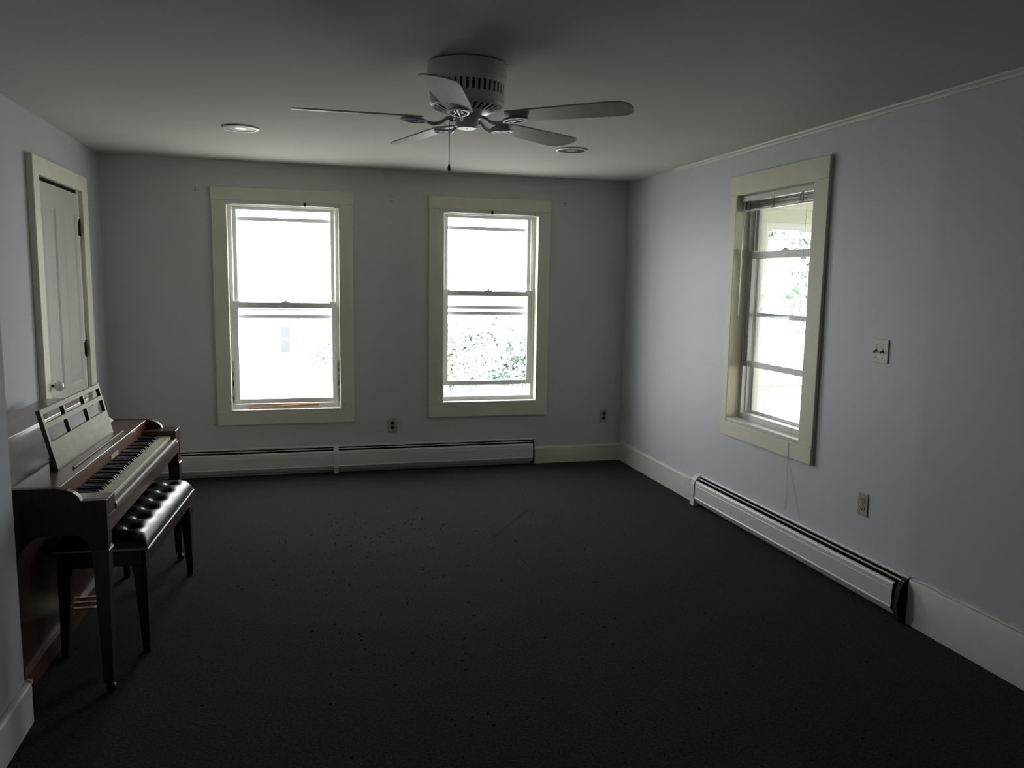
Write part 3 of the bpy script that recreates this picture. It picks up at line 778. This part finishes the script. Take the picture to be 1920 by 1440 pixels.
# ------------------------------------------------------------------ piano bench
def make_bench():
    ang = -math.atan(0.063 / 0.93)
    root = thing('piano_bench', 'dark wooden piano bench with black button-tufted leather seat under the keyboard', 'bench', (-0.620, 3.392, 0), ang)
    LN_, WD = 0.932, 0.355
    # cushion
    btn = []
    for k in range(6): btn.append((-0.085, 0.106 + 0.144 * k)); btn.append((-0.270, 0.106 + 0.144 * k))
    for k in range(7): btn.append((-0.1775, 0.034 + 0.144 * k))
    nx, ny = 56, 132
    z0, ht = 0.446, 0.066
    vs = []; fs = []
    for j in range(ny + 1):
        for i in range(nx + 1):
            # park more samples near the rim
            u = 0.5 - 0.5 * math.cos(PI * i / nx); v = 0.5 - 0.5 * math.cos(PI * j / ny) if False else j / ny
            x = -WD * u; y = LN_ * v
            ex = min(u, 1 - u) * WD; ey = min(v, 1 - v) * LN_
            def rim(e, r):
                if e >= r: return 1.0
                q = 1 - e / r; return math.sqrt(max(0.0, 1 - q * q))
            h = ht * (rim(ex, 0.060) * rim(ey, 0.055)) ** 0.9
            crown = 0.006 * math.sin(PI * u) * min(1, ey / 0.1)
            dmp = 0.0
            for (bx_, by_) in btn:
                if by_ < 0.05 or by_ > LN_ - .05: continue
                dd = math.hypot(x - bx_, y - by_)
                if dd < 0.15: dmp = max(dmp, 0.020 * math.exp(-(dd / 0.024) ** 2) + 0.007 * math.exp(-(dd / 0.05) ** 2))
            # diagonal folds between buttons
            vs.append((x, y, z0 + max(0.0, h + crown - dmp * min(1, h / ht))))
    for j in range(ny):
        for i in range(nx):
            a = j * (nx + 1) + i; fs.append((a, a + 1, a + nx + 2, a + nx + 1))
    mb = MB(); mb.add(vs, fs, True)
    # underside
    mb.add([(0, 0, z0), (-WD, 0, z0), (-WD, LN_, z0), (0, LN_, z0)], [(0, 1, 2, 3)])
    seat = mb.build('seat_cushion', M['leather'], root)
    for (bx_, by_) in btn:
        if by_ < 0.05 or by_ > LN_ - .05: continue
        mb = MB(); mb.lathe([(0.0075, 0.0), (0.0072, 0.003), (0.004, 0.0055), (0.0005, 0.006)], 12, (bx_, by_, z0 + ht + 0.006 * math.sin(PI * -bx_ / WD) - 0.0275))
        mb.build('button', M['leather'], seat)
    mb = MB(); r = 0.004
    for (p, q) in (((0.001, 0.0), (0.001, LN_)), ((0.001, LN_), (-WD, LN_)), ((-WD, LN_), (-WD, 0)), ((-WD, 0), (0.001, 0))):
        mb.tube([(p[0], p[1], z0), (q[0], q[1], z0)], r, 8)
    mb.build('piping', M['piping'], seat)
    # box frame
    mb = MB(); e = 0.010
    zt, zb = 0.4455, 0.372
    mb.box(-e - 0.014, -e, e, LN_ - e, zb, zt); mb.box(-WD + e, -WD + e + 0.014, e, LN_ - e, zb, zt)
    mb.box(-WD + e + .014, -e - .014, e, e + 0.014, zb, zt); mb.box(-WD + e + .014, -e - .014, LN_ - e - 0.014, LN_ - e, zb, zt)
    mb.box(-WD + e + .014, -e - .014, e + .014, LN_ - e - .014, zb + .01, zb + .02)
    mb.build('seat_box', M['wood_dark'], root, bevel=0.002)
    for (cx_, sx) in ((-e + .001, -1), (-WD + e - .001, 1)):
        for (cy_, sy) in ((e - .001, 1), (LN_ - e + .001, -1)):
            mb = MB()
            def q(z, t): return [(cx_, cy_, z), (cx_ + sx * t, cy_, z), (cx_ + sx * t, cy_ + sy * t, z), (cx_, cy_ + sy * t, z)]
            mb.hexa(q(0.352, 0.056), q(0.3715, 0.056)); mb.hexa(q(0.342, 0.050), q(0.352, 0.056))
            mb.hexa(q(0.0, 0.026), q(0.342, 0.050))
            lg = mb.build('leg', M['wood_dark'], root)
            if sx == -1:
                MB().tube([(cx_ + .0025, cy_ + sy * .004, 0.338), (cx_ + .004, cy_ + sy * .012, 0.345), (cx_ + .0035, cy_ + sy * .022, 0.354)], 0.0022, 6).build('shoulder_glint', M['silver_strip'], lg)  # pale sliver stands for the highlight on the leg shoulder
    return root
make_bench()

# ------------------------------------------------------------------ carpet crumbs
mb = MB(); rc = random.Random(11)
clusters = [(0.55, 4.75, 0.75, 0.45, 120), (0.25, 4.1, 0.6, 0.6, 60), (1.7, 4.0, 0.5, 0.4, 16), (0.4, 3.1, 0.8, 0.5, 50), (0.9, 2.4, 1.0, 0.6, 50), (1.0, 3.2, 1.5, 1.5, 80)]
for (cx, cy, sx, sy, n) in clusters:
    for _ in range(n):
        x = rc.gauss(cx, sx * .55); y = rc.gauss(cy, sy * .55)
        if x < -0.5 or x > 2.55 or y < 1.2 or y > 6.1: continue
        s = rc.uniform(0.0025, 0.007); h = rc.uniform(0.002, 0.004); a = rc.uniform(0, PI)
        ca, sa = math.cos(a) * s, math.sin(a) * s
        k = rc.uniform(.4, .9)
        mb.hexa([(x - ca, y - sa, 0.0), (x + sa * k, y - ca * k, 0), (x + ca, y + sa, 0), (x - sa * k, y + ca * k, 0)],
                [(x - ca * .5, y - sa * .5, h), (x + sa * .3, y - ca * .3, h), (x + ca * .5, y + sa * .5, h), (x - sa * .3, y + ca * .3, h)])
tag(mb.build('carpet_crumbs', M['crumb']), 'tiny dark crumbs scattered over the dark carpet', 'debris', kind='stuff')

# ------------------------------------------------------------------ outdoors
mb = MB()
gy0, gy1 = D + WT, 70
def gz(y): return -0.5 - 0.07 * (y - gy0)
mb.add([(-60, gy0 - 12, -0.5), (60, gy0 - 12, -0.5), (60, gy0, -0.5), (-60, gy0, -0.5), (60, gy1, gz(gy1)), (-60, gy1, gz(gy1))], [(0, 1, 2, 3), (3, 2, 4, 5)])
struct(mb.build('lawn', M['lawn']))

def make_house():
    Y = 34.0; g = gz(Y)
    root = thing('neighbor_house', 'white clapboard house seen washed-out through the left back window', 'house', (-4.6, Y, g))
    mb = MB(); w = 4.55
    mb.prism([(-w, -0.3), (w, -0.3), (w, 5.6), (0, 9.0), (-w, 5.6)], 'y', 0, 9)
    z = 0.2
    while z < 5.4:                                  # clapboard courses
        mb.prism([(-0.012, z), (0.0, z), (0.0, z + 0.16)], 'x', -w, w); z += 0.16
    mb.build('wall', M['siding'], root)
    for s in (-1, 1):
        mb = MB(); mb.hexa([(s * (w + .3), -.3, 5.35), (0, -.3, 9.0), (0, 9.3, 9.0), (s * (w + .3), 9.3, 5.35)], [(s * (w + .3), -.3, 5.5), (0, -.3, 9.2), (0, 9.3, 9.2), (s * (w + .3), 9.3, 5.5)])
        mb.build('roof', M['roof'], root)
    for (x, z0, z1, ww) in ((3.98, g * 0 + (-1.50 - g), (-0.42 - g), 0.18), (-1.9, 1.0, 2.4, 0.4)):
        mb = MB(); mb.box(x - ww - .06, x + ww + .06, -0.05, -0.013, z0 - .06, z1 + .06); fr = mb.build('window_frame', M['siding'], root)
        mb = MB(); zm = (z0 + z1) / 2
        mb.box(x - ww, x + ww, -0.06, -0.051, z0, zm - .03); mb.box(x - ww, x + ww, -0.06, -0.051, zm + .03, z1)
        mb.build('pane', M['far_glass'], fr)
    mb = MB(); mb.box(w - 0.14, w + 0.02, -0.04, -0.013, -0.3, 5.5); mb.build('corner_board', M['roof'], root)
make_house()

def tree(name, label, x, y, zc, rx, rz_, n, leaf, seed, trunk_r=0.06, trunk_n=1, leaf_s=0.09, group=None):
    rt = random.Random(seed); g = gz(y) if y > gy0 else -0.5
    root = thing(name, label, 'tree' if 'tree' in name else 'bush', (x, y, g), group=group)
    mb = MB()
    for k in range(trunk_n):
        a = 2 * PI * k / max(1, trunk_n); b = 0.12 * (trunk_n > 1)
        top = (math.cos(a) * (b + rx * .35), math.sin(a) * (b + rx * .3), zc - g)
        mb.tube([(math.cos(a) * b, math.sin(a) * b, -0.05), (math.cos(a) * b * 1.6, math.sin(a) * b * 1.6, (zc - g) * .4), top], [trunk_r, trunk_r * .75, trunk_r * .35], 7)
    mb.build('trunk', M['bark'], root)
    mb = MB()
    lobes = [(rt.gauss(0, rx * .45), rt.gauss(0, rx * .45), rt.gauss(0, rz_ * .42), rt.uniform(.35, .6)) for _ in range(14)]
    for _ in range(n):
        lx, ly, lz, lr = rt.choice(lobes)
        v = Vector((rt.gauss(0, 1), rt.gauss(0, 1), rt.gauss(0, 1))).normalized() * rt.uniform(.55, 1.0)
        p = Vector((lx + v.x * rx * lr, ly + v.y * rx * lr, zc - g + lz + v.z * rz_ * lr))
        if p.z < 0.15: continue
        nrm = (v + Vector((rt.uniform(-.6, .6), rt.uniform(-.6, .6), rt.uniform(-.2, .8)))).normalized()
        t = nrm.orthogonal().normalized(); bt = nrm.cross(t); a = rt.uniform(0, PI)
        t, bt = t * math.cos(a) + bt * math.sin(a), bt * math.cos(a) - t * math.sin(a)
        s = leaf_s * rt.uniform(.6, 1.3)
        mb.add([p - t * s, p - bt * s * .45 + nrm * s * .15, p + t * s, p + bt * s * .45 + nrm * s * .15], [(0, 1, 2, 3)])
    mb.build('foliage', leaf, root)
# bushes filling the lower half of the right back window
tree('flowering_bush', 'pale green bush behind the right back window, left half of its view', 3.95, 21, -0.40, 1.0, 1.0, 9000, M['leaf'], 1, 0.05, 3, 0.11)
tree('flowering_bush', 'pale green bush behind the right back window, right half of its view', 6.75, 25.2, -0.75, 1.25, 1.15, 10000, M['leaf_b'], 2, 0.05, 3, 0.12)
tree('flowering_bush', 'hazy green bush standing between and behind the two bushes of the right window', 6.3, 29.5, -0.95, 1.5, 1.3, 9000, M['leaf'], 12, 0.05, 3, 0.14)
tree('flowering_bush', 'small green bush at the right-hand corner of the white neighbouring house', 0.75, 27.5, -0.9, 0.55, 0.55, 1200, M['leaf'], 3, 0.04, 2)
tree('leafy_tree', 'tall thin-trunked tree beside the white neighbouring house', 1.9, 31, 1.3, 1.2, 1.6, 2600, M['leaf'], 4, 0.22, 1, 0.12)
tree('low_shrub', 'low shrub growing on the lawn before the white neighbouring house', -0.45, 29, -1.95, 0.45, 0.22, 700, M['leaf'], 6, 0.02, 3, 0.07)
tree('leafy_tree', 'tall leafy tree seen beyond the porch through the right-hand window', 10.6, 16.5, 2.1, 2.4, 2.0, 22000, M['leaf'], 7, 0.12, 1, 0.14)
tree('leafy_tree', 'blue-green tree further right beyond the porch window', 18.5, 22.5, 1.8, 2.2, 2.3, 10000, M['leaf_b'], 8, 0.12, 1, 0.14)

# porch outside the right-hand window
def make_porch():
    root = thing('porch', 'cream painted side porch with a large sash window outside the right-hand window', 'porch', (R + WT, 0, 0))
    PX = 2.75            # porch depth
    ye = 6.45
    mb = MB(); mb.box(0.001, PX, 1.4, ye + .1, -0.14, -0.04); mb.build('porch_floor', M['porch_floor'], root)
    mb = MB(); mb.box(0.001, PX + .15, 1.2, ye + .12, 2.42, 2.50); mb.build('porch_ceiling', M['porch_cream'], root)
    # end wall with its window opening
    wx0, wx1, wz0, wz1 = 4.07 - R - WT, 5.25 - R - WT, 0.10, 2.12
    mb = MB()
    mb.box(0.001, wx0, ye, ye + .1, -0.04, 2.42); mb.box(wx1, PX, ye, ye + .1, -0.04, 2.42)
    mb.box(wx0, wx1, ye, ye + .1, -0.04, wz0); mb.box(wx0, wx1, ye, ye + .1, wz1, 2.42)
    mb.build('end_wall', M['porch_cream'], root)
    mb = MB(); mb.box(0.001, PX, ye - .03, ye, 2.24, 2.42); mb.box(wx0 - .09, wx0, ye - .02, ye, 0.2, 2.12); mb.build('end_wall_trim', M['porch_cream'], root, bevel=0.003)
    mb = MB(); frame_boxes(mb, wx0, wx1, ye + .02, ye + .06, wz0, wz1, 0.05, 0.08, 0.06)
    mb.box(wx0 + .05, wx1 - .05, ye + .02, ye + .06, 1.11, 1.15)
    for z in (0.62, 1.42): mb.box(wx0 + .05, wx1 - .05, ye + .03, ye + .045, z - .008, z + .008)
    f = mb.build('porch_sash', M['vinyl'], root, bevel=0.002)
    mb = MB(); mb.sheet(wx0 + .05, wx1 - .05, ye + .04, wz0 + .06, 1.11); mb.sheet(wx0 + .05, wx1 - .05, ye + .04, 1.15, wz1 - .08)
    mb.build('pane', M['glass'], f)
    # long side: header beam, then unseen walls enclosing the porch to dim it
    mb = MB(); mb.box(PX - .06, PX + .08, 1.3, ye, 2.26, 2.42); mb.build('header_beam', M['porch_cream'], root)
    mb = MB(); mb.box(0.001, PX, 1.30, 1.38, -0.04, 2.42); mb.build('near_wall', M['porch_cream'], root)
    mb = MB(); mb.box(PX - .03, PX + .05, 1.38, ye, -0.04, 0.75); mb.box(PX - .03, PX + .05, 1.38, ye, 1.95, 2.25)
    for ya, yb in ((1.38, 1.8), (3.0, 3.4), (4.6, 5.0), (6.1, ye)): mb.box(PX - .03, PX + .05, ya, yb, 0.75, 1.95)
    mb.build('side_wall', M['porch_cream'], root)
    for y in ():
        mb = MB(); mb.box(PX - .05, PX + .05, y - .05, y + .05, -0.04, 2.26); mb.build('porch_post', M['porch_cream'], root, bevel=0.004)
    mb = MB(); mb.box(0.05, PX, 1.5, ye, -0.50, -0.14); mb.build('porch_base', M['siding'], root)
make_porch()

# ------------------------------------------------------------------ light: bright overcast sky through the windows
w = bpy.data.worlds.new('overcast'); SC.world = w; w.use_nodes = True
nt = w.node_tree; bg = nt.nodes['Background']
tc = nt.nodes.new('ShaderNodeTexCoord'); sx = nt.nodes.new('ShaderNodeSeparateXYZ')
rp = nt.nodes.new('ShaderNodeValToRGB')
mr = nt.nodes.new('ShaderNodeMapRange'); mr.inputs['From Min'].default_value = -0.05; mr.inputs['From Max'].default_value = 1.0
rp.color_ramp.elements[0].color = (0.97, 0.98, 1.0, 1); rp.color_ramp.elements[1].color = (0.95, 0.97, 1.0, 1)
nt.links.new(tc.outputs['Generated'], sx.inputs[0]); nt.links.new(sx.outputs[2], mr.inputs['Value'])
nt.links.new(mr.outputs[0], rp.inputs['Fac']); nt.links.new(rp.outputs['Color'], bg.inputs['Color'])
bg.inputs['Strength'].default_value = 11.0

def portal(name, loc, rot, sx_, sy_):
    ld = bpy.data.lights.new(name, 'AREA'); ld.shape = 'RECTANGLE'; ld.size = sx_; ld.size_y = sy_
    ld.cycles.is_portal = True
    o = bpy.data.objects.new(name, ld); COL.objects.link(o); o.location = loc; o.rotation_euler = rot
for (a, b, c, d) in (WA, WB):
    portal('window_portal', ((a + b) / 2, D + WT + 0.01, (c + d) / 2), (-PI / 2, 0, 0), b - a, d - c)
a, b, c, d = WC
portal('window_portal', (R + WT + 0.01, (a + b) / 2, (c + d) / 2), (0, PI / 2, 0), d - c, b - a)

# ------------------------------------------------------------------ camera (fitted to the photograph)
f_px, yaw, pitch, roll, ch = 1486.46, 0.261254, -0.128406, 0.016233, 1.5502
fw = Vector((math.sin(yaw) * math.cos(pitch), math.cos(yaw) * math.cos(pitch), math.sin(pitch)))
rt = Vector((math.cos(yaw), -math.sin(yaw), 0)); up = rt.cross(fw)
r2 = rt * math.cos(roll) + up * math.sin(roll); u2 = up * math.cos(roll) - rt * math.sin(roll)
mt = Matrix((r2, u2, -fw)).transposed().to_4x4(); mt.translation = Vector((0, 0, ch))
cd = bpy.data.cameras.new('camera'); cam = bpy.data.objects.new('camera', cd); COL.objects.link(cam)
cam.matrix_world = mt
cd.sensor_fit = 'HORIZONTAL'; cd.sensor_width = 36.0; cd.lens = 36.0 * f_px / 1920.0
cd.clip_start = 0.05; cd.clip_end = 300
SC.camera = cam

SC.view_settings.view_transform = 'Standard'
SC.view_settings.look = 'None'
SC.view_settings.exposure = 0.0
SC.cycles.max_bounces = 12; SC.cycles.diffuse_bounces = 6; SC.cycles.transparent_max_bounces = 16
SC.cycles.caustics_reflective = False; SC.cycles.caustics_refractive = False
SC.cycles.sample_clamp_indirect = 6.0
SC.cycles.use_denoising = True
